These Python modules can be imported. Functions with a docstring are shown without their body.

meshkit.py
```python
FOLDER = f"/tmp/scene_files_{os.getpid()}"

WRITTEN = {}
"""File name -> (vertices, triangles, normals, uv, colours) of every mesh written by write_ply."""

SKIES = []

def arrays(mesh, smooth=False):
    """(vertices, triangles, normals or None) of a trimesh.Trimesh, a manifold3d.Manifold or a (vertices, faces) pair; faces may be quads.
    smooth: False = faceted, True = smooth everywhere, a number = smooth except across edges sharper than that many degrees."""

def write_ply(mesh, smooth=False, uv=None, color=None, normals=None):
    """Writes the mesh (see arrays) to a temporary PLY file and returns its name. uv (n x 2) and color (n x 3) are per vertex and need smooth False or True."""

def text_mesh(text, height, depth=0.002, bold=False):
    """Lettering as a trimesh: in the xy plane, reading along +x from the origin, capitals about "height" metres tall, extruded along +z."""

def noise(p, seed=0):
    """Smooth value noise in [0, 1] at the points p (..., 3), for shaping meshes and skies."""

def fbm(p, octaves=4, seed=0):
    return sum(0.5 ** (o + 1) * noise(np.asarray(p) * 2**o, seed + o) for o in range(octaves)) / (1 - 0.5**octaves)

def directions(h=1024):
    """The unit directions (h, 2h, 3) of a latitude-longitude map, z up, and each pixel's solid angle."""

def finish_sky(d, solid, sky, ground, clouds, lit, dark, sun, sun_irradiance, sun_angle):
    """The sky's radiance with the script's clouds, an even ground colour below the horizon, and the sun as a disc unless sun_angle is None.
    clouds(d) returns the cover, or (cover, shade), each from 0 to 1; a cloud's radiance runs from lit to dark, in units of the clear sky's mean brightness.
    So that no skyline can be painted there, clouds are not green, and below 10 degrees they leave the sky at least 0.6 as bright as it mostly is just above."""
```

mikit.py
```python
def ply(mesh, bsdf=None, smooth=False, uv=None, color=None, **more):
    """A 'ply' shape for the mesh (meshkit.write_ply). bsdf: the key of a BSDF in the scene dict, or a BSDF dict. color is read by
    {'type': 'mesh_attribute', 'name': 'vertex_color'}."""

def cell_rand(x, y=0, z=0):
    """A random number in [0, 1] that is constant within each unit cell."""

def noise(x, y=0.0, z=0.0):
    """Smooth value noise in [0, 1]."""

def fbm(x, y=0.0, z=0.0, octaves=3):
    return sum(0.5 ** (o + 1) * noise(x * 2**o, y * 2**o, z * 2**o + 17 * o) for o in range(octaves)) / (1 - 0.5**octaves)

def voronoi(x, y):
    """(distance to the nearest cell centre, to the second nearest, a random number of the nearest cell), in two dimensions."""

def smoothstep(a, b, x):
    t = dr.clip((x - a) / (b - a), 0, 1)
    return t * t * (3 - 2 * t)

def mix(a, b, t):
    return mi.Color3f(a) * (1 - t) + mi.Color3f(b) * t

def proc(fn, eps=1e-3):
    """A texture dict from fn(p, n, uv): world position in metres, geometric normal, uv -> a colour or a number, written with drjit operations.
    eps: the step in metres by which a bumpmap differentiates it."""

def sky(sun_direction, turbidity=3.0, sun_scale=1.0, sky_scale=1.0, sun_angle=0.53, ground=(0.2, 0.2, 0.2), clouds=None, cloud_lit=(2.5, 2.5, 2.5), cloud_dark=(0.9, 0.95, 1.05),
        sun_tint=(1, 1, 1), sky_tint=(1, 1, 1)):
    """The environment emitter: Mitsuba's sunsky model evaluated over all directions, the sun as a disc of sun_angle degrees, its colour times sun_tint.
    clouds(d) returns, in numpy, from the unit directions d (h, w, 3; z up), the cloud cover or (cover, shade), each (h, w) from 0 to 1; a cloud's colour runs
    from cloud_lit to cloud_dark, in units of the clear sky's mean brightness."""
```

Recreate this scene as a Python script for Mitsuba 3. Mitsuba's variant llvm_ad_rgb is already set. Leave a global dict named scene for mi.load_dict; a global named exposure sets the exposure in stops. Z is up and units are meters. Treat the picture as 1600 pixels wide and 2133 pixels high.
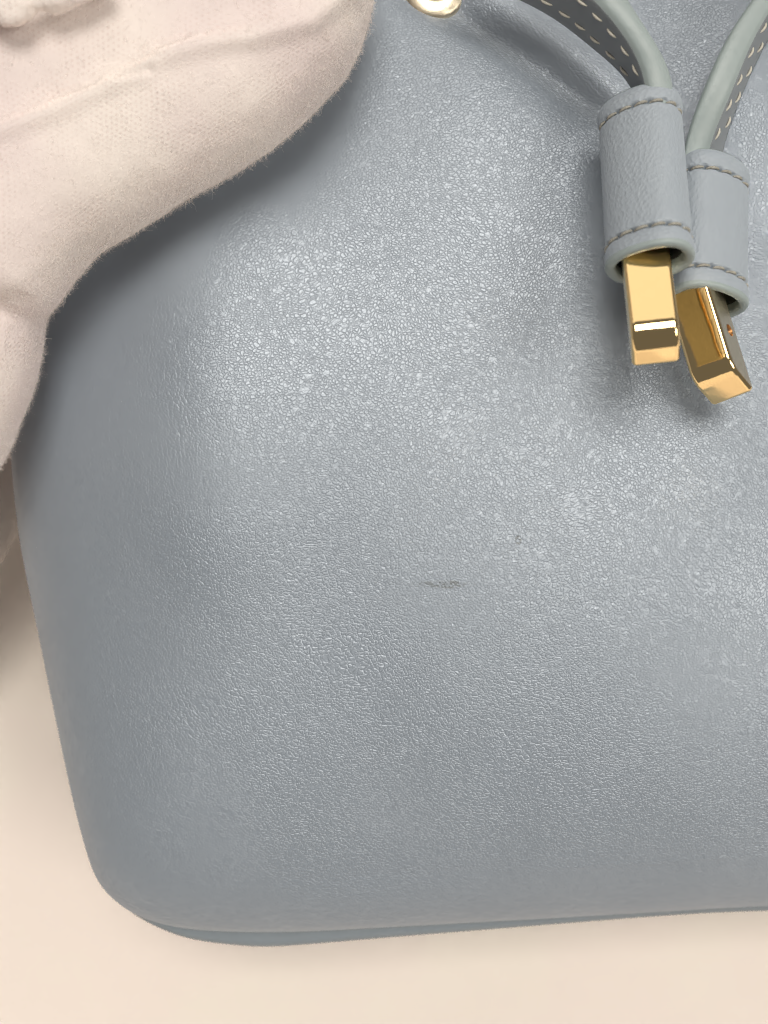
import math, numpy as np, trimesh, manifold3d, mitsuba as mi, drjit as dr, mikit, meshkit
from scipy.interpolate import CubicSpline
from scipy.ndimage import gaussian_filter, distance_transform_edt
from shapely.geometry import Polygon
import shapely

rng = np.random.default_rng(7)
scene, labels = {}, {}

# ------------------------------------------------------------------ frame, camera, light
# The bag's own frame (millimetres): x across the front panel, y up the panel, z out of it. It leans back over a table.
ELEV = math.radians(66)
CE, SE = math.cos(ELEV), math.sin(ELEV)
R = np.array([[1, 0, 0], [0, SE, -CE], [0, CE, SE]])
H0 = 0.093
D = 180.0                                            # distance of the camera from the panel

def W(p):
    return np.asarray(p, float) @ R.T * 1e-3 + [0, 0, H0]

def Wd(d):
    return np.asarray(d, float) @ R.T

def P(px, py, z=0.0):
    """A point of the bag's frame at height z over the panel, measured on the photograph."""
    k = (D - z) / D / 12.0
    return np.array([(px - 800) * k, (1066.5 - py) * k, z])

cam, tgt = W([0, 0, D]), W([0, 0, 0])
scene['camera'] = dict(type='thinlens', fov=2 * math.degrees(math.atan(1600 / 24 / D)), fov_axis='x', aperture_radius=0.0016, focus_distance=(D - 3) * 1e-3,
                       near_clip=0.01, far_clip=20.0,
                       to_world=mi.ScalarTransform4f().look_at(origin=cam.tolist(), target=tgt.tolist(), up=Wd([0, 1, 0]).tolist()))
exposure = 0.0
scene['room_light'] = dict(type='constant', sampling_weight=0.8, radiance=dict(type='rgb', value=[0.15, 0.145, 0.14]))

def lamp(key, centre, target, w, h, rgb, weight):
    t = mi.ScalarTransform4f().look_at(origin=centre, target=target, up=[0, 1, 0.01]) @ mi.ScalarTransform4f().scale([w / 2, h / 2, 1])
    scene[key] = dict(type='rectangle', to_world=t, emitter=dict(type='area', sampling_weight=weight, radiance=dict(type='rgb', value=rgb)), bsdf=dict(type='diffuse', reflectance=dict(type='rgb', value=0.5)))
    labels[key] = dict(label=LAMP[key], category='ceiling lamp')
LAMP = {'ceiling_lamp': 'large square white ceiling lamp straight over the bag', 'ceiling_lamp_001': 'long glowing panel added beyond the table in place of a pale ceiling for the gold to reflect',
        'ceiling_lamp_002': 'square fill lamp added to the right on the near side of the table'}
lamp('ceiling_lamp', [0.04, -0.19, 1.95], [0, 0, 0.1], 0.86, 0.76, [12.6, 11.9, 10.95], 5.0)
lamp('ceiling_lamp_001', [-0.35, 1.12, 1.98], [-0.3, 0.3, 0.15], 3.4, 0.85, [0.98, 0.89, 0.77], 1.2)  # glowing panel added so the gold has a pale ceiling to reflect
lamp('ceiling_lamp_002', [1.25, -0.95, 1.6], [0, 0, 0.15], 0.8, 0.8, [10.0, 9.4, 8.5], 1.6)  # fill lamp added to brighten the cloth and the right of the bag

# ------------------------------------------------------------------ helpers
def add(key, mesh, bsdf, smooth=True, uv=None, label=None, category=None, group=None, kind=None):
    """One entry of the scene from a mesh in the bag's frame; a taken key is numbered."""
    if key in scene:
        k = 1
        while f'{key}_{k:03d}' in scene:
            k += 1
        key = f'{key}_{k:03d}'
    if hasattr(mesh, 'to_mesh'):
        m = mesh.to_mesh(); mesh = (m.vert_properties[:, :3], m.tri_verts)
    if hasattr(mesh, 'vertices'):
        mesh = (mesh.vertices, mesh.faces)
    v, f = np.asarray(mesh[0], float), np.asarray(mesh[1], int)
    if f.shape[1] == 4:
        f = np.vstack([f[:, [0, 1, 2]], f[:, [0, 2, 3]]])
    scene[key] = mikit.ply(trimesh.Trimesh(W(v), f, process=False), bsdf, smooth=smooth, uv=uv)
    if label or category or group or kind:
        tag(key, label, category, group, kind)
    return key

def tag(key, label=None, category=None, group=None, kind=None):
    labels[key] = {k: v for k, v in dict(label=label, category=category, group=group, kind=kind).items() if v}

def grid_faces(n, m, wrap_m=False, wrap_n=False):
    i, j = np.meshgrid(np.arange(n if wrap_n else n - 1), np.arange(m if wrap_m else m - 1), indexing='ij')
    i2, j2 = (i + 1) % n, (j + 1) % m
    return np.stack([i * m + j, i2 * m + j, i2 * m + j2, i * m + j2], -1).reshape(-1, 4)

def unit(v):
    v = np.asarray(v, float)
    return v / np.linalg.norm(v, axis=-1, keepdims=True)

def spline(pts, n):
    pts = np.asarray(pts, float)
    t = np.r_[0, np.cumsum(np.linalg.norm(np.diff(pts, axis=0), axis=1))]
    s = np.linspace(0, t[-1], n)
    return CubicSpline(t, pts)(s)

def tube(path, rad, sides=8, capped=True):
    path = np.asarray(path, float)
    t = unit(np.gradient(path, axis=0))
    a = unit(np.cross(t, np.where(np.abs(t[:, 2:]) < 0.9, [0, 0, 1.0], [1.0, 0, 0])))
    b = np.cross(t, a)
    ang = np.arange(sides) * 2 * np.pi / sides
    rad = np.broadcast_to(rad, (len(path),))
    v = path[:, None] + rad[:, None, None] * (np.cos(ang)[None, :, None] * a[:, None] + np.sin(ang)[None, :, None] * b[:, None])
    f = grid_faces(len(path), sides, wrap_m=True)[:, ::-1]
    return v.reshape(-1, 3), f

def join(parts):
    vs, fs, at = [], [], 0
    for v, f in parts:
        f = np.asarray(f)
        if f.shape[1] == 4:
            f = np.vstack([f[:, [0, 1, 2]], f[:, [0, 2, 3]]])
        vs.append(v); fs.append(f + at); at += len(v)
    return np.vstack(vs), np.vstack(fs)

# ------------------------------------------------------------------ materials
def rgb(*c):
    return dict(type='rgb', value=list(c))

def srgb(r, g, b):
    c = np.array([r, g, b]) / 255.0
    return [float(x) for x in np.where(c <= 0.04045, c / 12.92, ((c + 0.055) / 1.055) ** 2.4)]

def local(p):
    x, y, z = p.x * 1e3, p.y * 1e3, (p.z - H0) * 1e3
    return x, y * float(SE) + z * float(CE), -y * float(CE) + z * float(SE)

N, FBM, VOR, SS = mikit.noise, mikit.fbm, mikit.voronoi, mikit.smoothstep

def leather_height(p, n, uv):
    """Relief of the leather in mm: pebbles parted by fine creases that run along slowly turning directions."""
    x, y = uv.x, uv.y
    wx, wy = FBM(x * 0.05, y * 0.05, 3.0, 2) - 0.5, FBM(x * 0.05, y * 0.05, 9.0, 2) - 0.5
    jx, jy = N(x * 1.3, y * 1.3, 1.0) - 0.5, N(x * 1.3, y * 1.3, 5.0) - 0.5
    xx, yy = x + 6.5 * wx + 0.45 * jx, y + 6.5 * wy + 0.45 * jy
    f1, f2, r = VOR((xx * 0.88 + yy * 0.48) / 0.66, (-xx * 0.48 + yy * 0.88) / 0.52)
    cell = SS(0.0, 0.38, f2 - f1) * (0.72 + 0.28 * r)
    fine = N(x * 4.2, y * 4.2, 2.0)
    return cell * 0.070 + fine * 0.022

def leather_colour(p, n, uv):
    x, y = uv.x, uv.y
    base = mikit.mix(LEATHER_A, LEATHER_B, FBM(x * 0.09, y * 0.09, 4.0, 3))
    def spot(cx, cy, rx, ry, thr):
        d = dr.square((x - cx) / rx) + dr.square((y - cy) / ry)
        return SS(1.0, 0.2, d) * SS(thr, thr + 0.15, N(x * 3.1, y * 3.1, 8.0))
    m = 0.16 * SS(1.0, 0.1, dr.square((x - SC[0][0] + 1.2) / 5.0) + dr.square((y - SC[0][1]) / 0.9)) + 0.42 * spot(SC[0][0] - 1.8, SC[0][1], 6.0, 0.8, 0.48) + 0.42 * spot(SC[0][0], SC[0][1], 1.8, 0.9, 0.42) + 0.9 * spot(SC[1][0], SC[1][1], 0.7, 1.0, 0.35) + 0.3 * spot(SC[2][0], SC[2][1], 0.6, 0.6, 0.4)
    return mikit.mix(base, [0.10, 0.11, 0.11], dr.clip(m, 0, 0.7))
LEATHER_A, LEATHER_B = [0.240, 0.279, 0.326], [0.247, 0.286, 0.333]
SC = [P(940, 1218)[:2], P(1080, 1125)[:2], P(1030, 990)[:2]]

scene['leather'] = dict(type='bumpmap', arbitrary=mikit.proc(leather_height, eps=5e-5), scale=1e-3,
                        bsdf=dict(type='twosided', bsdf=dict(type='principled', base_color=mikit.proc(leather_colour), roughness=0.40, specular=0.95, metallic=0.24)))

def sleeve_height(p, n, uv):
    x, y = uv.x, uv.y
    x, y = x + 1.6 * FBM(x * 0.2, y * 0.2, 1.0, 2), y + 1.6 * FBM(x * 0.2, y * 0.2, 8.0, 2)
    f1, f2, r = VOR((x * 0.9 + y * 0.4) / 0.95, (y * 0.9 - x * 0.4) / 0.66)
    return SS(0.0, 0.5, f2 - f1) * (0.7 + 0.3 * r) * 0.085 + N(x * 3.5, y * 3.5, 2.0) * 0.03
scene['sleeve_leather'] = dict(type='bumpmap', arbitrary=mikit.proc(sleeve_height, eps=8e-5), scale=1e-3,
                               bsdf=dict(type='twosided', bsdf=dict(type='principled', base_color=rgb(0.31, 0.352, 0.395), roughness=0.48, specular=0.5, sheen=0.2)))

def strap_height(p, n, uv):
    x, y, z = local(p)
    f1, f2, r = VOR(x * 1.25 + 0.5 * N(y, z, x), y * 1.25 + z * 0.5)
    return SS(0.0, 0.4, f2 - f1) * 0.035 + FBM(x * 3, y * 3, z * 3, 2) * 0.03
scene['strap_leather'] = dict(type='bumpmap', arbitrary=mikit.proc(strap_height, eps=8e-5), scale=1e-3,
                              bsdf=dict(type='twosided', bsdf=dict(type='principled', base_color=rgb(0.20, 0.22, 0.235), roughness=0.45, specular=0.5)))

def paint_height(p, n, uv):
    x, y, z = local(p)
    return FBM(x * 0.8, y * 0.8, z * 0.8, 3) * 0.10
scene['edge_paint'] = dict(type='bumpmap', arbitrary=mikit.proc(paint_height, eps=2e-4), scale=1e-3,
                           bsdf=dict(type='twosided', bsdf=dict(type='principled', base_color=rgb(0.275, 0.325, 0.325), roughness=0.42, specular=0.45)))
scene['base_leather'] = dict(type='bumpmap', arbitrary=mikit.proc(paint_height, eps=2e-4), scale=5e-4,
                             bsdf=dict(type='twosided', bsdf=dict(type='principled', base_color=rgb(0.195, 0.225, 0.25), roughness=0.5, specular=0.4)))
scene['lining'] = dict(type='twosided', bsdf=dict(type='diffuse', reflectance=rgb(0.06, 0.065, 0.065)))

def thread_colour(p, n, uv):
    x, y, z = local(p)
    return mikit.mix([0.40, 0.38, 0.325], [0.20, 0.195, 0.17], N(x * 5, y * 5, z * 5))
scene['thread'] = dict(type='principled', base_color=mikit.proc(thread_colour), roughness=0.6, specular=0.4, sheen=0.4)

scene['pale_thread'] = dict(type='principled', base_color=rgb(0.47, 0.45, 0.39), roughness=0.6, specular=0.4, sheen=0.4)
def gold_rough(p, n, uv):
    x, y, z = local(p)
    return 0.055 + 0.10 * SS(0.62, 0.9, FBM(x * 1.1, y * 1.1, z * 1.1, 3))
def gold_height(p, n, uv):
    x, y, z = local(p)
    return FBM(x * 0.35, y * 0.35, z * 0.35, 2) * 0.03 + 0.0012 * N(x * 5, y * 5, z * 5)
scene['gold'] = dict(type='bumpmap', arbitrary=mikit.proc(gold_height, eps=1e-4), scale=1e-3,
                     bsdf=dict(type='twosided', bsdf=dict(type='principled', base_color=rgb(0.96, 0.72, 0.37), metallic=1.0, roughness=mikit.proc(gold_rough))))
def satin_height(p, n, uv):
    x, y, z = local(p)
    return N(x * 6, y * 6, z * 6) * 0.012 + N(x * 14, y * 14, z * 14) * 0.006
scene['satin_gold'] = dict(type='bumpmap', arbitrary=mikit.proc(satin_height, eps=3e-5), scale=1e-3,
                           bsdf=dict(type='twosided', bsdf=dict(type='principled', base_color=rgb(0.85, 0.75, 0.57), metallic=1.0, roughness=0.33)))
scene['screw_metal'] = dict(type='principled', base_color=rgb(0.55, 0.33, 0.24), metallic=1.0, roughness=0.35)

def glove_colour(p, n, uv):
    x, y, z = local(p)
    c = mikit.mix([0.69, 0.605, 0.585], [0.75, 0.685, 0.64], SS(0.3, 0.7, FBM(x * 0.05, y * 0.05, z * 0.05, 3)))
    return mikit.mix(c, [0.55, 0.40, 0.36], 0.45 * knit_hole(p)[0])                # the hand shows a little through the openings
def knit_hole(p):
    """1 in the small openings between the loops of the knit, in staggered courses that run along the thumb."""
    x, y, z = local(p)
    x, y = x + 2.4 * (FBM(x * 0.10, y * 0.10, z * 0.10, 2) - 0.5), y + 2.4 * (FBM(x * 0.10, y * 0.10, z * 0.10 + 7.0, 2) - 0.5)
    kx, ky = (x * 0.84 + y * 0.545) / 0.92, (-x * 0.545 + y * 0.84 + 0.75 * z) / 0.78
    row = dr.floor(ky)
    a = kx + 0.5 * row + 0.3 * N(row, 0.0, 4.0)
    a, b = a - dr.floor(a) - 0.5, ky - row - 0.5
    open_ = dr.clip(1.7 * FBM(x * 0.22, y * 0.22, z * 0.22 + 3.0, 2) - 0.35, 0.05, 1)
    return dr.exp(-(dr.square(a / 0.20) + dr.square(b / 0.24))) * open_, a, b, open_
def glove_height(p, n, uv):
    x, y, z = local(p)
    h, a, b, o_ = knit_hole(p)
    return -0.17 * h + 0.03 * o_ * dr.cos(6.2832 * a) + FBM(x * 2.6, y * 2.6, z * 2.6, 3) * 0.10
scene['knit'] = dict(type='bumpmap', arbitrary=mikit.proc(glove_height, eps=1e-4), scale=1e-3,
                     bsdf=dict(type='twosided', bsdf=dict(type='principled', base_color=mikit.proc(glove_colour), roughness=0.9, specular=0.1, sheen=0.8)))
scene['fibre'] = dict(type='twosided', bsdf=dict(type='diffuse', reflectance=rgb(0.78, 0.72, 0.68)))

def cloth_colour(p, n, uv):
    x, y = p.x * 1e3, p.y * 1e3
    return mikit.mix([0.785, 0.70, 0.64], [0.79, 0.72, 0.645], SS(0.3, 0.7, FBM(x * 0.035, y * 0.035, 1.0, 3)))
scene['cloth'] = dict(type='principled', base_color=mikit.proc(cloth_colour), roughness=0.9, specular=0.1, sheen=0.3)

# ------------------------------------------------------------------ tablecloth under the bag (world, metres)
n = 260
gx, gy = np.meshgrid(np.linspace(-0.8, 0.8, n), np.linspace(-0.7, 0.9, n), indexing='ij')
q = np.stack([gx, gy, gx * 0], -1)
gz = 0.012 * meshkit.fbm(q * [8, 5, 1], 3, 3) - 0.006 + 0.010 * np.exp(-((gx - 0.155 - 0.25 * (gy + 0.05)) / 0.014) ** 2) - 0.006
cv = np.stack([gx, gy, gz], -1).reshape(-1, 3)
scene['tablecloth'] = mikit.ply(trimesh.Trimesh(cv, np.vstack([grid_faces(n, n)[:, [0, 1, 2]], grid_faces(n, n)[:, [0, 2, 3]]]), process=False), 'cloth', smooth=True)
tag('tablecloth', 'plain cream cloth spread below the bag, out of focus', 'tablecloth')

# ------------------------------------------------------------------ bag
CX, CY, CZ = 1100, 850, -20.0
OUT = [(36, 700), (38, 820), (44, 930), (54, 1050), (69, 1160), (88, 1262), (112, 1400), (137, 1540), (165, 1680), (190, 1775), (211, 1826), (243, 1864), (291, 1896), (354, 1917), (438, 1928),
       (600, 1931), (800, 1922), (1000, 1911), (1200, 1900), (1400, 1889), (1600, 1880), (1850, 1870), (2050, 1845), (2140, 1760), (2200, 1450), (2220, 1000), (2190, 500),
       (2080, 60), (1850, -180), (1400, -260), (900, -260), (450, -180), (165, 60), (64, 380)]
def depth(th):
    """How far the outline lies behind the crest: the left side rolls back further than the lower edge."""
    t = np.degrees(th % (2 * np.pi))
    s = lambda a, b: np.clip((t - a) / (b - a), 0, 1) ** 2 * (3 - 2 * np.clip((t - a) / (b - a), 0, 1))
    return CZ - (15.0 + 8.0 * s(150, 100)) * s(35, 75) * s(227, 196)
cen = P(CX, CY, CZ)[:2]
op = np.array([P(a, b, float(depth(np.array(math.atan2(CY - b, a - CX)))))[:2] for a, b in OUT])
dense = CubicSpline(np.arange(len(op) + 1), np.vstack([op, op[:1]]), bc_type='periodic')(np.linspace(0, len(op), 4001)[:-1])
dth = np.unwrap(np.arctan2(*(dense - cen).T[::-1]))
o = np.argsort(dth % (2 * np.pi)); TH, RA = (dth % (2 * np.pi))[o], np.linalg.norm(dense - cen, axis=1)[o]

def radius(th):
    return np.interp(th % (2 * np.pi), np.r_[TH[-1] - 2 * np.pi, TH, TH[0] + 2 * np.pi], np.r_[RA[-1], RA, RA[0]])

def gauss_line(x, y, a, b, sig, amp, fall=None):
    """A soft ridge (amp > 0) or valley along the segment a-b."""
    a, b = P(*a)[:2], P(*b)[:2]
    d = b - a; L = np.linalg.norm(d)
    t = ((x - a[0]) * d[0] + (y - a[1]) * d[1]) / L
    s = ((x - a[0]) * -d[1] + (y - a[1]) * d[0]) / L
    e = np.maximum(np.maximum(-t, t - L), 0)
    return amp * np.exp(-(s / sig) ** 2) * np.exp(-(e / (fall or sig)) ** 2)

def relief(x, y):
    g = gauss_line(x, y, (1420, 250), (1400, 700), 21, -2.0, 32)             # hollow under the drawstring ends
    g += gauss_line(x, y, (930, -40), (1210, 180), 3.8, -2.2, 9)              # crease below the strap
    g += gauss_line(x, y, (1050, -60), (1330, 200), 7.0, 1.2, 8)
    g += gauss_line(x, y, (820, 200), (1080, 700), 19, -1.3, 34)               # shallow fold running down from the gathers
    g += gauss_line(x, y, (400, 600), (440, 1060), 17, 3.2, 22)                # soft ridge up the left side
    g += gauss_line(x, y, (560, 300), (260, 480), 8, -2.5, 12)                 # pressed in along the thumb
    g += gauss_line(x, y, (640, 1250), (760, 1700), 16, -1.2, 20)
    g += gauss_line(x, y, (1500, 1000), (1400, 1380), 22, 1.9, 32)
    g += gauss_line(x, y, (1580, 0), (1640, 420), 12, 3.5, 14)
    return g

def bag_point(rho, th):
    r = radius(th)
    x, y = cen[0] + np.cos(th) * r * rho, cen[1] + np.sin(th) * r * rho
    down = np.clip(-np.sin(th), 0, 1)                                      # the lower edge is tight, the sides round
    nn = 2.4 + 1.3 * down ** 2 + 1.5 * np.clip(-np.cos(th), 0, 1) ** 2 * np.clip(1 - np.maximum(np.sin(th), 0), 0, 1)
    z = depth(th) * (1 - np.maximum(1 - np.minimum(rho, 1) ** nn, 0) ** (1 / np.maximum(2.1, nn * 0.62)))
    g = relief(x, y) * np.clip((1 - rho) / 0.14, 0, 1) ** 1.5
    return np.stack([x, y, z + g], -1)

def square_to_disc(n):
    a, b = np.meshgrid(np.linspace(-1, 1, n), np.linspace(-1, 1, n), indexing='ij')
    a, b = (np.sign(t) * (1 - (1 - np.abs(t)) ** 1.25) for t in (a, b))
    return a * np.sqrt(1 - b * b / 2), b * np.sqrt(1 - a * a / 2)

n = 640
da, db = square_to_disc(n)
rho, th = np.minimum(np.hypot(da, db), 1), np.arctan2(db, da)
pv = bag_point(rho, th)
arc = np.zeros_like(rho)                                                   # arc length along the skin, so that the grain does not stretch over the roll
last = bag_point(rho * 0, th)
for k in range(1, 61):
    cur = bag_point(rho * k / 60, th); arc += np.linalg.norm(cur - last, axis=-1); last = cur
uvp = np.stack([cen[0] + np.cos(th) * arc, cen[1] + np.sin(th) * arc], -1).reshape(-1, 2)
add('handbag__front_panel', (pv.reshape(-1, 3), grid_faces(n, n)), 'leather', uv=uvp)
# turned lip along the lower seam
ths = np.linspace(math.radians(196), math.radians(344), 500)
lip = bag_point(np.full(500, 1.0), ths); lip[:, 2] += 0.25
lip[:, :2] = cen + (lip[:, :2] - cen) * 0.9965
add('handbag__seam_lip', tube(lip, 0.42, 10), 'edge_paint')
# base and back of the bag: a flat, rounded slab behind the front panel that stands out below the seam
BZ0, BZ1 = -20.2, -60.0
BASE = [(330, 1000), (300, 1300), (262, 1560), (232, 1770), (246, 1864), (290, 1905), (345, 1933), (415, 1954), (520, 1966), (620, 1964), (800, 1949), (1000, 1933), (1200, 1917), (1400, 1902), (1600, 1893), (1850, 1883),
        (2050, 1840), (2130, 1740), (2180, 1400), (2180, 600), (2060, 80), (1800, -140), (1100, -230), (560, -150), (400, 80), (350, 500)]
bp = np.array([P(a, b, BZ0 - 2.5)[:2] for a, b in BASE])
bd = CubicSpline(np.arange(len(bp) + 1), np.vstack([bp, bp[:1]]), bc_type='periodic')(np.linspace(0, len(bp), 1201)[:-1])
bn = unit(np.roll(bd, -1, 0) - np.roll(bd, 1, 0))[:, ::-1] * [1, -1]
bn *= np.sign(((bd - cen) * bn).sum(1, keepdims=True).mean())
prof = [(-20, BZ0 - 0.4), (-4, BZ0 - 0.2), (-1.6, BZ0), (-0.7, BZ0 - 0.35), (-0.15, BZ0 - 1.1), (0, BZ0 - 2.5), (-0.5, BZ0 - 12), (-3, BZ0 - 26), (-8, BZ1 + 4), (-16, BZ1)]
rings = np.stack([np.c_[bd + bn * off, np.full(len(bd), z)] for off, z in prof])
f = grid_faces(len(prof), len(bd), wrap_m=True)
c = len(prof) * len(bd)
cap = np.array([[c, (len(prof) - 1) * len(bd) + j, (len(prof) - 1) * len(bd) + (j + 1) % len(bd)] for j in range(len(bd))])
add('handbag__base', join([(np.vstack([rings.reshape(-1, 3), [[*cen, BZ1]]]), np.vstack([f[:, [0, 1, 2]], f[:, [0, 2, 3]], cap]))]), 'base_leather', smooth=50)
tag('handbag', 'pale blue-grey pebbled leather drawstring bag held over a cream cloth', 'handbag')
tag('handbag__base', 'smooth leather base showing below the seam')

# eyelet at the top edge
ec = np.array([*P(911, -62, -3.0)[:2], 0])
ez = bag_point(np.array([np.linalg.norm(ec[:2] - cen) / radius(np.arctan2(*(ec[:2] - cen)[::-1]))]), np.array([np.arctan2(*(ec[:2] - cen)[::-1])]))[0, 2]
pr = np.array([(2.3, -2.0), (2.3, 0.8), (2.6, 1.25), (3.1, 1.5), (4.1, 1.4), (5.4, 0.9), (6.0, 0.2), (6.1, -0.6)])
pr = CubicSpline(np.arange(len(pr)), pr)(np.linspace(0, len(pr) - 1, 40))
ang = np.linspace(0, 2 * np.pi, 121)[:-1]
tiltn = unit([0.0, 0.10, 1.0]); tu = unit(np.cross([0, 1, 0], tiltn)); tv = np.cross(tiltn, tu)
ev = np.array([[ec[0], ec[1], ez + 0.3] + r * (np.cos(ang)[:, None] * tu + np.sin(ang)[:, None] * tv) + h * tiltn for r, h in pr])
add('handbag__eyelet', (ev.reshape(-1, 3), grid_faces(len(pr), 120, wrap_m=True)[:, ::-1]), 'satin_gold')

# ------------------------------------------------------------------ drawstring ends
def strap(root, A, B, C, zA, zB, zC, rows, seed, gap=1.5):
    """Flat doubled strap lofted between its back edge A, front edge B and the far side C of its painted edge."""
    m = 160
    a, b, c = (spline([P(x, y, z) for (x, y), z in zip(q, zz)], m) for q, zz in ((A, zA), (B, zB), (C, zC)))
    d = a + (c - b)
    fn = unit(np.cross(np.gradient(b, axis=0), b - a))                        # normal of the stitched face
    fn *= np.sign((fn * (b - c)).sum(1, keepdims=True))
    ew = unit(b - a); et = (b - c)
    T = np.linalg.norm(et, axis=1, keepdims=True)
    body = []
    for s, t in [(0.03, 0.02), (0.10, -0.0), (0.5, 0.02), (0.9, 0.0), (0.965, 0.02), (0.985, 0.06), (0.985, 0.94), (0.965, 0.98), (0.9, 1.0), (0.5, 0.98), (0.10, 1.0), (0.03, 0.98), (0.0, 0.9), (0.0, 0.1)]:
        body.append(a + (b - a) * s - et * t)
    body = np.stack(body, 1)
    kb = body.shape[1]
    add(f'{root}__strap', (body.reshape(-1, 3), grid_faces(m, kb, wrap_m=True)), 'strap_leather', smooth=35)
    edge = []
    for k in range(13):
        t = k / 12
        edge.append(a + (b - a) * (0.972 + 0.0 * t) + ew * T * 0.22 * (4 * t * (1 - t)) ** 0.5 - et * (0.02 + 0.96 * t))
    edge = np.stack(edge, 1)
    add(f'{root}__strap__painted_edge', (edge.reshape(-1, 3), grid_faces(m, 13)), 'edge_paint')
    r = np.random.default_rng(seed)
    for frac, side in rows:
        line = a + (b - a) * frac - et * (0.0 if side > 0 else 1.0) + fn * side * 0.02
        L = np.r_[0, np.cumsum(np.linalg.norm(np.diff(line, axis=0), axis=1))]
        at = r.uniform(0.2, 1.2)
        while at + 2.2 < L[-1] - 5:
            tt = np.linspace(0, 1, 9)
            pos = np.stack([np.interp(at + 1.95 * tt, L, line[:, k]) for k in range(3)], 1)
            nn = np.stack([np.interp(at + 1.95 * tt, L, fn[:, k]) for k in range(3)], 1) * side
            sl = np.stack([np.interp(at + 1.95 * tt, L, ew[:, k]) for k in range(3)], 1)
            pos = pos + nn * (0.30 * np.sin(np.pi * tt) ** 0.6 - 0.16)[:, None] + sl * ((tt - 0.5) * 0.35)[:, None]
            add(f'{root}__strap__stitch', tube(pos, 0.06 + 0.18 * np.sin(np.pi * np.clip(tt, 0.06, 0.94)) ** 0.5, 7), 'pale_thread')
            at += 1.95 + gap * r.uniform(0.88, 1.12)

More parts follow.
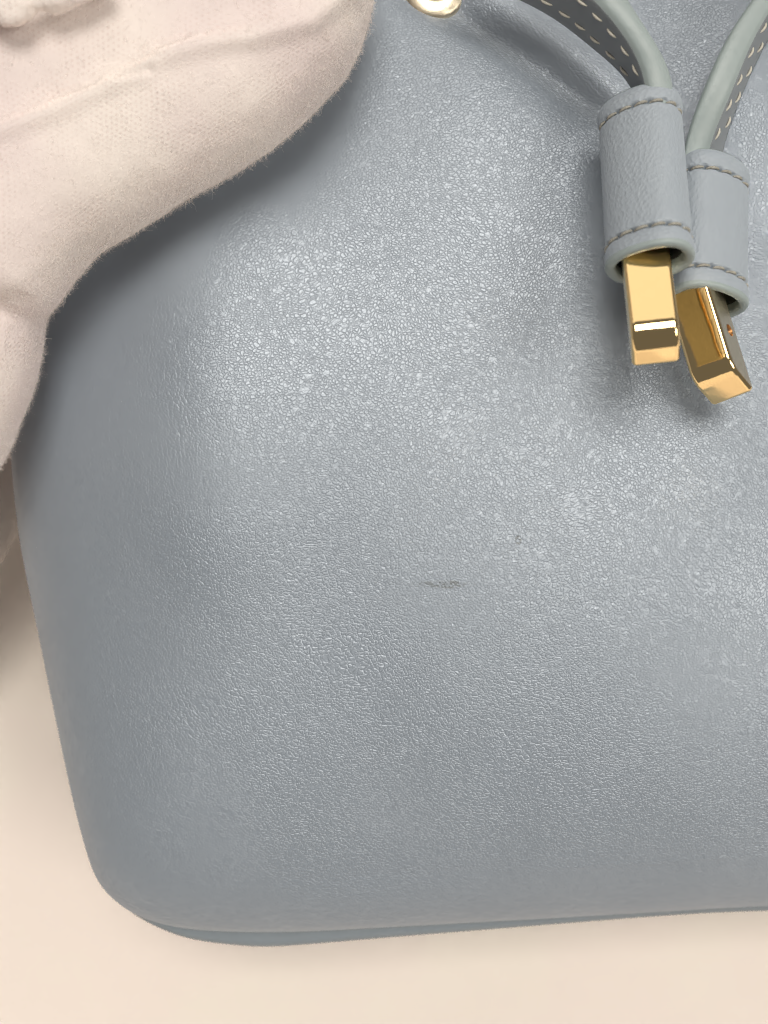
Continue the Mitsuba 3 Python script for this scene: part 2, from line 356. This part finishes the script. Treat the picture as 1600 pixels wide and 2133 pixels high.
def sleeve(root, top, bot, a, b, phi, seed):
    top, bot = np.array(top), np.array(bot)
    ax = unit(bot - top); L = np.linalg.norm(bot - top)
    u = unit(np.array([1, 0, 0]) - ax * ax[0]); v = np.cross(ax, u)
    v *= np.sign(v[2])
    ph = math.radians(phi)
    e1, e2 = u * math.cos(ph) + v * math.sin(ph), -u * math.sin(ph) + v * math.cos(ph)
    m = 144
    t = np.linspace(0, 2 * np.pi, m + 1)[:-1]
    def ring(s, off):
        q = 2.3
        cc, ss = np.cos(t), np.sin(t)
        x, y = np.sign(cc) * np.abs(cc) ** (2 / q) * (a + off), np.sign(ss) * np.abs(ss) ** (2 / q) * (b + off)
        return top + ax * s + x[:, None] * e1 + y[:, None] * e2
    per = np.r_[0, np.cumsum(np.linalg.norm(np.diff(np.vstack([ring(0, 0), ring(0, 0)[:1]]), axis=0), axis=1))]
    K = int(round(per[-1] / 2.75))
    rows = [(3.6, 0.3), (L - 3.4, 0.75)]
    def groove(s):
        g = np.zeros(m)
        for s0, ph0 in rows:
            q = (per[:-1] / per[-1] * K - ph0) % 1
            q = np.minimum(q, 1 - q) * per[-1] / K
            g -= (0.34 + 1.0 * np.exp(-(q / 0.5) ** 2)) * math.exp(-((s - s0) / 0.36) ** 2)
        return g
    ss = np.unique(np.r_[np.linspace(0.0, L - 0.5, 80), np.linspace(2.6, 4.6, 28), np.linspace(L - 4.4, L - 2.4, 28)])
    def off(s):
        bulge = 0.22 * math.exp(-((s - 1.6) / 1.1) ** 2) + 0.22 * math.exp(-((s - (L - 1.5)) / 1.1) ** 2)
        mid = -0.25 * math.sin(math.pi * np.clip((s - 4) / (L - 8), 0, 1)) * 0
        lip = -0.35 * math.exp(-(s / 0.35) ** 2)
        return groove(s) + bulge + mid + lip
    body = np.stack([ring(s, off(s)) for s in ss])
    nz = 0.10 * (meshkit.fbm(body * 0.35, 2, seed) - 0.5)
    body += nz[..., None] * unit(body - body.mean(1, keepdims=True))
    suv = np.stack(np.broadcast_arrays(per[None, :] + seed * 9.0, ss[:, None]), -1)
    body = np.concatenate([body, body[:, :1]], 1)
    add(f'{root}__sleeve', (body.reshape(-1, 3), grid_faces(len(ss), m + 1)), 'sleeve_leather', uv=suv.reshape(-1, 2))
    rimp = [(L - 0.55, 0.18), (L - 0.2, 0.20), (L + 0.12, 0.08), (L + 0.3, -0.2), (L + 0.36, -0.6), (L + 0.3, -1.0), (L + 0.05, -1.3), (L - 0.4, -1.4), (L - 1.5, -1.4)]
    add(f'{root}__sleeve__painted_rim', (np.stack([ring(s, o_) for s, o_ in rimp]).reshape(-1, 3), grid_faces(len(rimp), m, wrap_m=True)), 'edge_paint')
    rimp = [(0.02, -0.35), (-0.2, -0.45), (-0.3, -0.8), (-0.2, -1.2), (0.2, -1.4)]
    add(f'{root}__sleeve__painted_rim', (np.stack([ring(s, o_) for s, o_ in rimp]).reshape(-1, 3), grid_faces(len(rimp), m, wrap_m=True)[:, ::-1]), 'edge_paint')
    add(f'{root}__sleeve__lining', (np.stack([ring(s, -1.38) for s in np.linspace(0.1, L - 1.0, 12)]).reshape(-1, 3), grid_faces(12, m, wrap_m=True)[:, ::-1]), 'lining')
    r = np.random.default_rng(seed)
    for s0, ph0 in rows:
        loop = ring(s0, -0.20); nrm = unit(loop - (top + ax * s0))
        loop, nrm = np.vstack([loop, loop, loop]), np.vstack([nrm, nrm, nrm])
        pos_at = np.r_[per[:-1] - per[-1], per[:-1], per[:-1] + per[-1]]
        for k in range(K):
            tt = np.linspace(0, 1, 11)
            at = (k + ph0 + 0.10 + r.uniform(-0.02, 0.02) + (0.80 + r.uniform(-0.03, 0.03)) * tt) * per[-1] / K
            pos = np.stack([np.interp(at, pos_at, loop[:, q]) for q in range(3)], 1)
            nn = np.stack([np.interp(at, pos_at, nrm[:, q]) for q in range(3)], 1)
            if nn[5, 2] < -0.3:                                                  # the side that lies on the bag
                continue
            pos = pos + nn * (0.34 * np.sin(np.pi * tt) ** 0.7 - 0.22)[:, None] + ax * ((tt - 0.5) * 0.30)[:, None]
            add(f'{root}__sleeve__stitch', tube(pos, 0.08 + 0.17 * np.sin(np.pi * np.clip(tt, 0.05, 0.95)) ** 0.5, 8), 'thread')

def tip(root, top, down, front, width, profile, hole=None):
    """Solid metal end, its side outline given as (along, out) pairs, in the frame of its hanging axis and front face."""
    a = unit(down); f_ = unit(np.array(front) - a * (a @ front)); w = np.cross(a, f_)
    w *= np.sign(w[0])
    r = 0.8
    poly = Polygon(profile).buffer(-r, join_style=1)
    pts = np.array(poly.exterior.coords)[:-1]
    ball = trimesh.creation.icosphere(2, r).vertices
    cloud = np.vstack([ball + [x, y, s * (width / 2 - r)] for x, y in pts for s in (-1, 1)])
    hull = manifold3d.Manifold.hull_points(cloud)
    if hole:
        cyl = manifold3d.Manifold.cylinder(2.0, hole[2], hole[2], 40).translate([hole[0], hole[1], hole[3] * width / 2 - (2.0 if hole[3] > 0 else 0) + 0.6 * hole[3]])
        hull = hull - cyl
    M = np.stack([a, f_, w], 1)
    mesh = hull.to_mesh(); v, f = mesh.vert_properties[:, :3], mesh.tri_verts
    if np.linalg.det(M) < 0:
        f = f[:, ::-1]
    fnorm = unit(np.cross(v[f[:, 1]] - v[f[:, 0]], v[f[:, 2]] - v[f[:, 0]]) + 1e-12)
    sat = (np.abs(fnorm[:, 2]) > 0.97)
    end = fnorm[:, 0] > 0.985
    vw = np.array(top) + v @ M.T
    def part(sel):
        used, inv = np.unique(f[sel], return_inverse=True)
        return vw[used], inv.reshape(-1, 3)
    add(f'{root}__metal_tip', part(~(sat | end)), 'gold', smooth=32)
    add(f'{root}__metal_tip__satin_face', part(sat), 'satin_gold', smooth=False)
    if end.any():
        add(f'{root}__metal_tip__end_face', part(end), 'satin_gold', smooth=False)
    if hole:
        scr = trimesh.creation.cylinder(hole[2] * 0.9, 0.6, sections=32)
        sv = scr.vertices + [hole[0], hole[1], hole[3] * (width / 2 - 0.75)]
        add(f'{root}__metal_tip__screw', (np.array(top) + sv @ M.T, scr.faces if np.linalg.det(M) > 0 else scr.faces[:, ::-1]), 'screw_metal', smooth=40)
    return a, f_, w

def tip_profile(length, t_front, t_back, bend, ang, nose):
    """Flat front, then a bend backwards by ang degrees at 'bend', a short nose, and a flat end."""
    rad = 4.4
    pts = [(-4.0, t_front)]
    for k in np.linspace(0, math.radians(ang), 18):
        pts.append((bend + rad * math.sin(k), t_front - rad * (1 - math.cos(k))))
    x, y = pts[-1]
    pts.append((x + nose * math.cos(math.radians(ang)), y - nose * math.sin(math.radians(ang))))
    pts += [(length, t_back), (-4.0, t_back)]
    return pts

# right end first (it lies against the bag), then the left one over it
root = 'drawstring_end_001'
strap(root, [(1700, -60), (1640, 20), (1588, 110), (1545, 205), (1512, 300), (1500, 370)], [(1655, -60), (1604, 22), (1562, 100), (1525, 190), (1482, 298), (1470, 370)],
      [(1606, -60), (1556, 12), (1512, 80), (1468, 175), (1428, 290), (1420, 370)], [-2, -2, -2, -1.5, -1, -1], [9, 9, 9, 8.5, 6, 5], [9, 9, 9, 8.5, 6.5, 5.5], [(0.34, 1), (0.80, 1)], 21, 2.6)
sleeve(root, P(1480, 352, 2.0), P(1474, 628, 9.0), 6.8, 5.0, -26, 5)
tip(root, P(1452, 632, 10.0), [0.22, -0.94, 0.18], [-0.66, 0.12, 0.72], 7.2, tip_profile(17.4, 3.0, -3.6, 10.4, 66, 1.8), hole=(6.2, -0.6, 1.05, 1))
tag(root, 'right drawstring end, hanging lower, its gold tip turned to show a screw hole', 'drawstring', 'drawstring ends of the bag')
root = 'drawstring_end'
strap(root, [(930, -70), (1070, -2), (1150, 40), (1230, 100), (1305, 172), (1330, 230)], [(1090, -130), (1235, -4), (1290, 60), (1325, 118), (1342, 170), (1345, 230)],
      [(1180, -140), (1308, -4), (1350, 60), (1384, 118), (1402, 172), (1405, 230)], [5, 5, 5, 5.5, 6, 6], [15, 15, 15, 14.5, 14, 14], [15, 15, 15, 14.5, 14, 14], [(0.30, 1), (0.78, 1)], 11)
sleeve(root, P(1331, 222, 8.5), P(1353, 548, 18.5), 6.7, 5.0, 34, 3)
tip(root, P(1345, 548, 17.3), [0.015, -0.93, 0.33], [-0.20, 0.33, 0.92], 7.2, tip_profile(17.0, 3.0, -2.8, 11.6, 72, 0.9))
tag(root, 'left drawstring end, hanging higher in front, its gold tip facing forward', 'drawstring', 'drawstring ends of the bag')

# ------------------------------------------------------------------ gloved hand
def surface_nets(field, origin, step):
    """Quads of the zero surface of a sampled distance field (negative inside)."""
    s = field < 0
    nx, ny, nz = field.shape
    acc = np.zeros((nx - 1, ny - 1, nz - 1, 3)); cnt = np.zeros((nx - 1, ny - 1, nz - 1))
    corners = [(i, j, k) for i in (0, 1) for j in (0, 1) for k in (0, 1)]
    def sl(c):
        return field[c[0]:nx - 1 + c[0], c[1]:ny - 1 + c[1], c[2]:nz - 1 + c[2]]
    for c1 in corners:
        for ax_ in range(3):
            if c1[ax_]:
                continue
            c2 = list(c1); c2[ax_] = 1
            a_, b_ = sl(c1), sl(tuple(c2))
            x = (a_ < 0) != (b_ < 0)
            t = np.where(x, a_ / np.where(x, a_ - b_, 1), 0)
            for k in range(3):
                acc[..., k] += np.where(x, c1[k] + (t if k == ax_ else 0), 0)
            cnt += x
    on = cnt > 0
    idx = np.full(cnt.shape, -1); idx[on] = np.arange(on.sum())
    cells = np.argwhere(on)
    v = origin + step * (cells + acc[on] / cnt[on][:, None])
    quads = []
    for ax_ in range(3):
        b_, c_ = (ax_ + 1) % 3, (ax_ + 2) % 3
        lo = [slice(None)] * 3; hi = [slice(None)] * 3
        lo[ax_], hi[ax_] = slice(0, -1), slice(1, None)
        cross = s[tuple(lo)] != s[tuple(hi)]
        e = np.argwhere(cross)
        e = e[(e[:, b_] > 0) & (e[:, c_] > 0) & (e[:, b_] < field.shape[b_] - 1) & (e[:, c_] < field.shape[c_] - 1)]
        db_, dc_ = np.eye(3, dtype=int)[b_], np.eye(3, dtype=int)[c_]
        q = np.stack([idx[tuple((e - db_ - dc_).T)], idx[tuple((e - dc_).T)], idx[tuple(e.T)], idx[tuple((e - db_).T)]], 1)
        flip = ~s[tuple(lo)][tuple(e.T)]
        q[flip] = q[flip][:, ::-1]
        quads.append(q)
    return v, np.vstack(quads)

def signed2(poly, X, Y):
    pts = shapely.points(np.c_[X.ravel(), Y.ravel()])
    d = shapely.distance(poly.exterior, pts)
    return np.where(shapely.contains(poly, pts), -d, d).reshape(X.shape)

def smin(a, b, k):
    h = np.clip(0.5 + 0.5 * (b - a) / k, 0, 1)
    return b * (1 - h) + a * h - k * h * (1 - h)

def capsule(X, Y, Z, a, b, ra, rb):
    d = b - a; L2 = d @ d
    t = np.clip(((X - a[0]) * d[0] + (Y - a[1]) * d[1] + (Z - a[2]) * d[2]) / L2, 0, 1)
    return np.sqrt((X - a[0] - t * d[0]) ** 2 + (Y - a[1] - t * d[1]) ** 2 + (Z - a[2] - t * d[2]) ** 2) - (ra + (rb - ra) * t)

ST = 0.9
lo_, hi_ = np.array([-112.0, -40.0, -76.0]), np.array([14.0, 118.0, 36.0])
axs = [np.arange(lo_[k], hi_[k], ST) for k in range(3)]
X, Y, Z = np.meshgrid(*axs, indexing='ij')
ZT = 9.0
THUMB = [(780, -15), (768, 40), (750, 92), (722, 142), (652, 216), (562, 300), (452, 366), (352, 421), (252, 482), (190, 517), (158, 556), (126, 598), (98, 640), (50, 658), (-120, 668), (-420, 600), (-420, 200), (-200, -60), (60, -190), (350, -260), (620, -270), (745, -180), (782, -90)]
HEEL = [(160, 500), (120, 560), (96, 612), (84, 660), (76, 735), (60, 800), (34, 866), (8, 935), (-30, 1000), (-120, 1060), (-260, 1080), (-420, 1040), (-420, 420), (-100, 380), (100, 440)]
t2 = signed2(Polygon([P(a, b, ZT)[:2] for a, b in THUMB]).buffer(3).buffer(-3), X[:, :, 0], Y[:, :, 0])[:, :, None]
h2 = signed2(Polygon([P(a, b, 3.0)[:2] for a, b in HEEL]).buffer(-4).buffer(4), X[:, :, 0], Y[:, :, 0])[:, :, None]
def rounded(d2, zc, half, r):
    q1, q2 = d2 + r, np.abs(Z - zc) - half + r
    return np.sqrt(np.maximum(q1, 0) ** 2 + np.maximum(q2, 0) ** 2) + np.minimum(np.maximum(q1, q2), 0) - r
sd = rounded(t2, ZT + 0.0, 15.0, 13.5)
sd = smin(sd, rounded(h2, 3.0, 13.0, 11.5), 1.6)
palm = capsule(X, Y, Z, P(-420, 500, -30), P(-330, 900, -32), 26, 24)
sd = smin(sd, palm, 14)
for (a0, b0, z0), (a1, b1, z1), r0 in [((-330, 240, -48), (420, -60, -72), 9.5), ((-360, 560, -50), (420, 260, -73), 10.0), ((-330, 860, -52), (330, 600, -73), 9.6), ((-205, 1395, -58), (90, 870, -62), 8.2)]:
    sd = smin(sd, capsule(X, Y, Z, P(a0, b0, z0), P(a1, b1, z1), r0, r0 * 0.88), 5)
sd = gaussian_filter(sd, 1.0)
gv, gq = surface_nets(sd, lo_, ST)
gm = trimesh.Trimesh(gv, np.vstack([gq[:, [0, 1, 2]], gq[:, [0, 2, 3]]]), process=False)
if gm.vertex_normals[np.argmax(gm.vertices[:, 2])][2] < 0:                     # outward normals
    gm = trimesh.Trimesh(gm.vertices, gm.faces[:, ::-1], process=False)
gm = trimesh.smoothing.filter_taubin(gm, iterations=8)
sv, sf = trimesh.remesh.subdivide(gm.vertices, gm.faces)
gm = trimesh.Trimesh(sv, sf, process=False)
gm = trimesh.smoothing.filter_taubin(gm, iterations=6)
v = np.array(gm.vertices); nrm = np.array(gm.vertex_normals)
def poly_dist(v, pts):
    pts = np.array(pts); best = np.full(len(v), 1e9); side = np.zeros(len(v))
    for a_, b_ in zip(pts[:-1], pts[1:]):
        d = b_ - a_; L = np.linalg.norm(d)
        t = np.clip(((v[:, :2] - a_) @ d) / L ** 2, 0, 1)
        w_ = v[:, :2] - a_ - t[:, None] * d
        dist = np.linalg.norm(w_, axis=1)
        s_ = np.sign(d[0] * w_[:, 1] - d[1] * w_[:, 0])
        upd = dist < best
        best = np.where(upd, dist, best); side = np.where(upd, s_, side)
    return best, side
front = np.clip((nrm[:, 2] - 0.05) / 0.4, 0, 1)
rd, rs = poly_dist(v, [P(a, b, 23)[:2] for a, b in [(-140, 310), (0, 272), (110, 232), (205, 188), (290, 150), (340, 118), (420, 92), (520, 70), (640, 20), (720, -60)]])
sdist = rd * rs                                                              # > 0 above the seam ridge
nz1 = meshkit.fbm(v * 0.10, 3, 4) - 0.5
disp = front * (1.5 * np.exp(-((sdist + 0.5) / 1.6) ** 2) - 2.1 / (1 + np.exp(-(sdist - 1.3) / 1.0)) * np.exp(-np.maximum(sdist, 0) / 16))
disp += 0.9 * nz1 + 0.3 * (meshkit.fbm(v * 0.3, 3, 6) - 0.5)
fd, fs_ = poly_dist(v, [P(a, b, 14)[:2] for a, b in [(-120, 655), (0, 640), (50, 634)]])
disp += front * (-1.3 * np.exp(-(fd / 1.3) ** 2))
# puckers beside the seam
for (a_, b_), (c_, d_), dep in [((255, 163), (315, 152), 0.9), ((155, 186), (200, 176), 0.7), ((110, 197), (140, 192), 0.7), ((330, 95), (390, 78), 0.6), ((210, 130), (320, 118), 0.35)]:
    pd, _ = poly_dist(v, [P(a_, b_, 23)[:2], P(c_, d_, 23)[:2]])
    disp -= front * dep * np.exp(-(pd / 0.7) ** 2)
v = v + nrm * disp[:, None]
add('gloved_hand__glove', (v, gm.faces), 'knit', smooth=True)
tag('gloved_hand', 'hand in a white knitted cotton glove gripping the upper left of the bag', 'hand')
# loose fibres standing off the knit
gm2 = trimesh.Trimesh(v, gm.faces, process=False)
tri = gm2.triangles_center
sel = np.nonzero((tri[:, 2] > -16) & (tri[:, 0] > -82) & (tri[:, 1] > -15) & (tri[:, 1] < 96))[0]
area = gm2.area_faces[sel]
pick = sel[rng.choice(len(sel), 90000, p=area / area.sum())]
pick = pick[(gm2.face_normals[pick][:, 2] < 0.62) | (rng.uniform(size=len(pick)) < 0.22)]   # the rubbed faces are less hairy
base, fnm = tri[pick], gm2.face_normals[pick]
hl = np.clip(rng.gamma(2.2, 0.27, len(pick)), 0.15, 3.0)[:, None]
d0 = unit(fnm + 0.9 * rng.normal(size=fnm.shape)); d1 = unit(d0 + 0.9 * rng.normal(size=fnm.shape))
d0 *= np.sign((d0 * fnm).sum(1, keepdims=True))
mid = base + d0 * hl * 0.5; end_ = mid + d1 * hl * 0.5
rad = np.array([0.023, 0.020, 0.008])
ringsv = []
sidev = unit(np.cross(d0, rng.normal(size=fnm.shape))); side2 = np.cross(d0, sidev)
for pt, r_ in zip((base - d0 * 0.1, mid, end_), rad):
    for k in range(3):
        an = 2 * np.pi * k / 3
        ringsv.append(pt + r_ * (math.cos(an) * sidev + math.sin(an) * side2))
hv = np.stack(ringsv, 1)
hf = np.array([[i * 3 + j, i * 3 + (j + 1) % 3, (i + 1) * 3 + (j + 1) % 3, (i + 1) * 3 + j] for i in range(2) for j in range(3)])
hq = (hf[None] + (np.arange(len(pick)) * 9)[:, None, None]).reshape(-1, 4)
add('gloved_hand__fuzz', (hv.reshape(-1, 3), hq), 'fibre', smooth=True, kind='stuff')

# frayed cuff edge of the glove at the top left: a lumpy overlocked roll
cuff = spline([P(a, b, z) for a, b, z in [(-90, 22, 27), (-20, 10, 27.5), (30, 22, 28), (60, 6, 28), (105, -2, 28), (150, -14, 28), (220, -50, 27)]], 160)
cr = 1.3 + 1.8 * meshkit.fbm(cuff * 0.35, 2, 3) - 0.5
cv_, cf_ = tube(cuff, cr, 28)
cn = trimesh.Trimesh(cv_, np.vstack([cf_[:, [0, 1, 2]], cf_[:, [0, 2, 3]]]), process=False)
cvv = cn.vertices + cn.vertex_normals * (1.0 * (meshkit.fbm(np.array(cn.vertices) * 0.7, 2, 8) - 0.5))[:, None]
add('gloved_hand__frayed_edge', (cvv, cn.faces), 'knit', smooth=True)


# ------------------------------------------------------------------ scrap of clear film caught between the tips
scene['clear_film'] = dict(type='thindielectric', int_ior=1.5)
a_, b_ = np.meshgrid(np.linspace(0, 1, 14), np.linspace(0, 1, 8), indexing='ij')
c0, c1, c2 = P(1440, 536, 17.0), P(1398, 592, 16.5), P(1420, 556, 11.5)
fl = c0 + (c1 - c0) * a_[..., None] + (c2 - (c0 + c1) / 2) * b_[..., None] * 0.8
fl += 0.7 * np.stack([meshkit.noise(fl * 0.55, sd_) - 0.5 for sd_ in (41, 42, 43)], -1) + 0.5 * np.stack([np.sin(7 * b_ + 3 * a_), np.cos(5 * a_), np.sin(9 * a_ * b_)], -1) * 0.6
add('plastic_film', (fl.reshape(-1, 3), grid_faces(14, 8)), 'clear_film', smooth=True, label='tiny crumpled scrap of clear film caught between the two gold tips', category='plastic film')
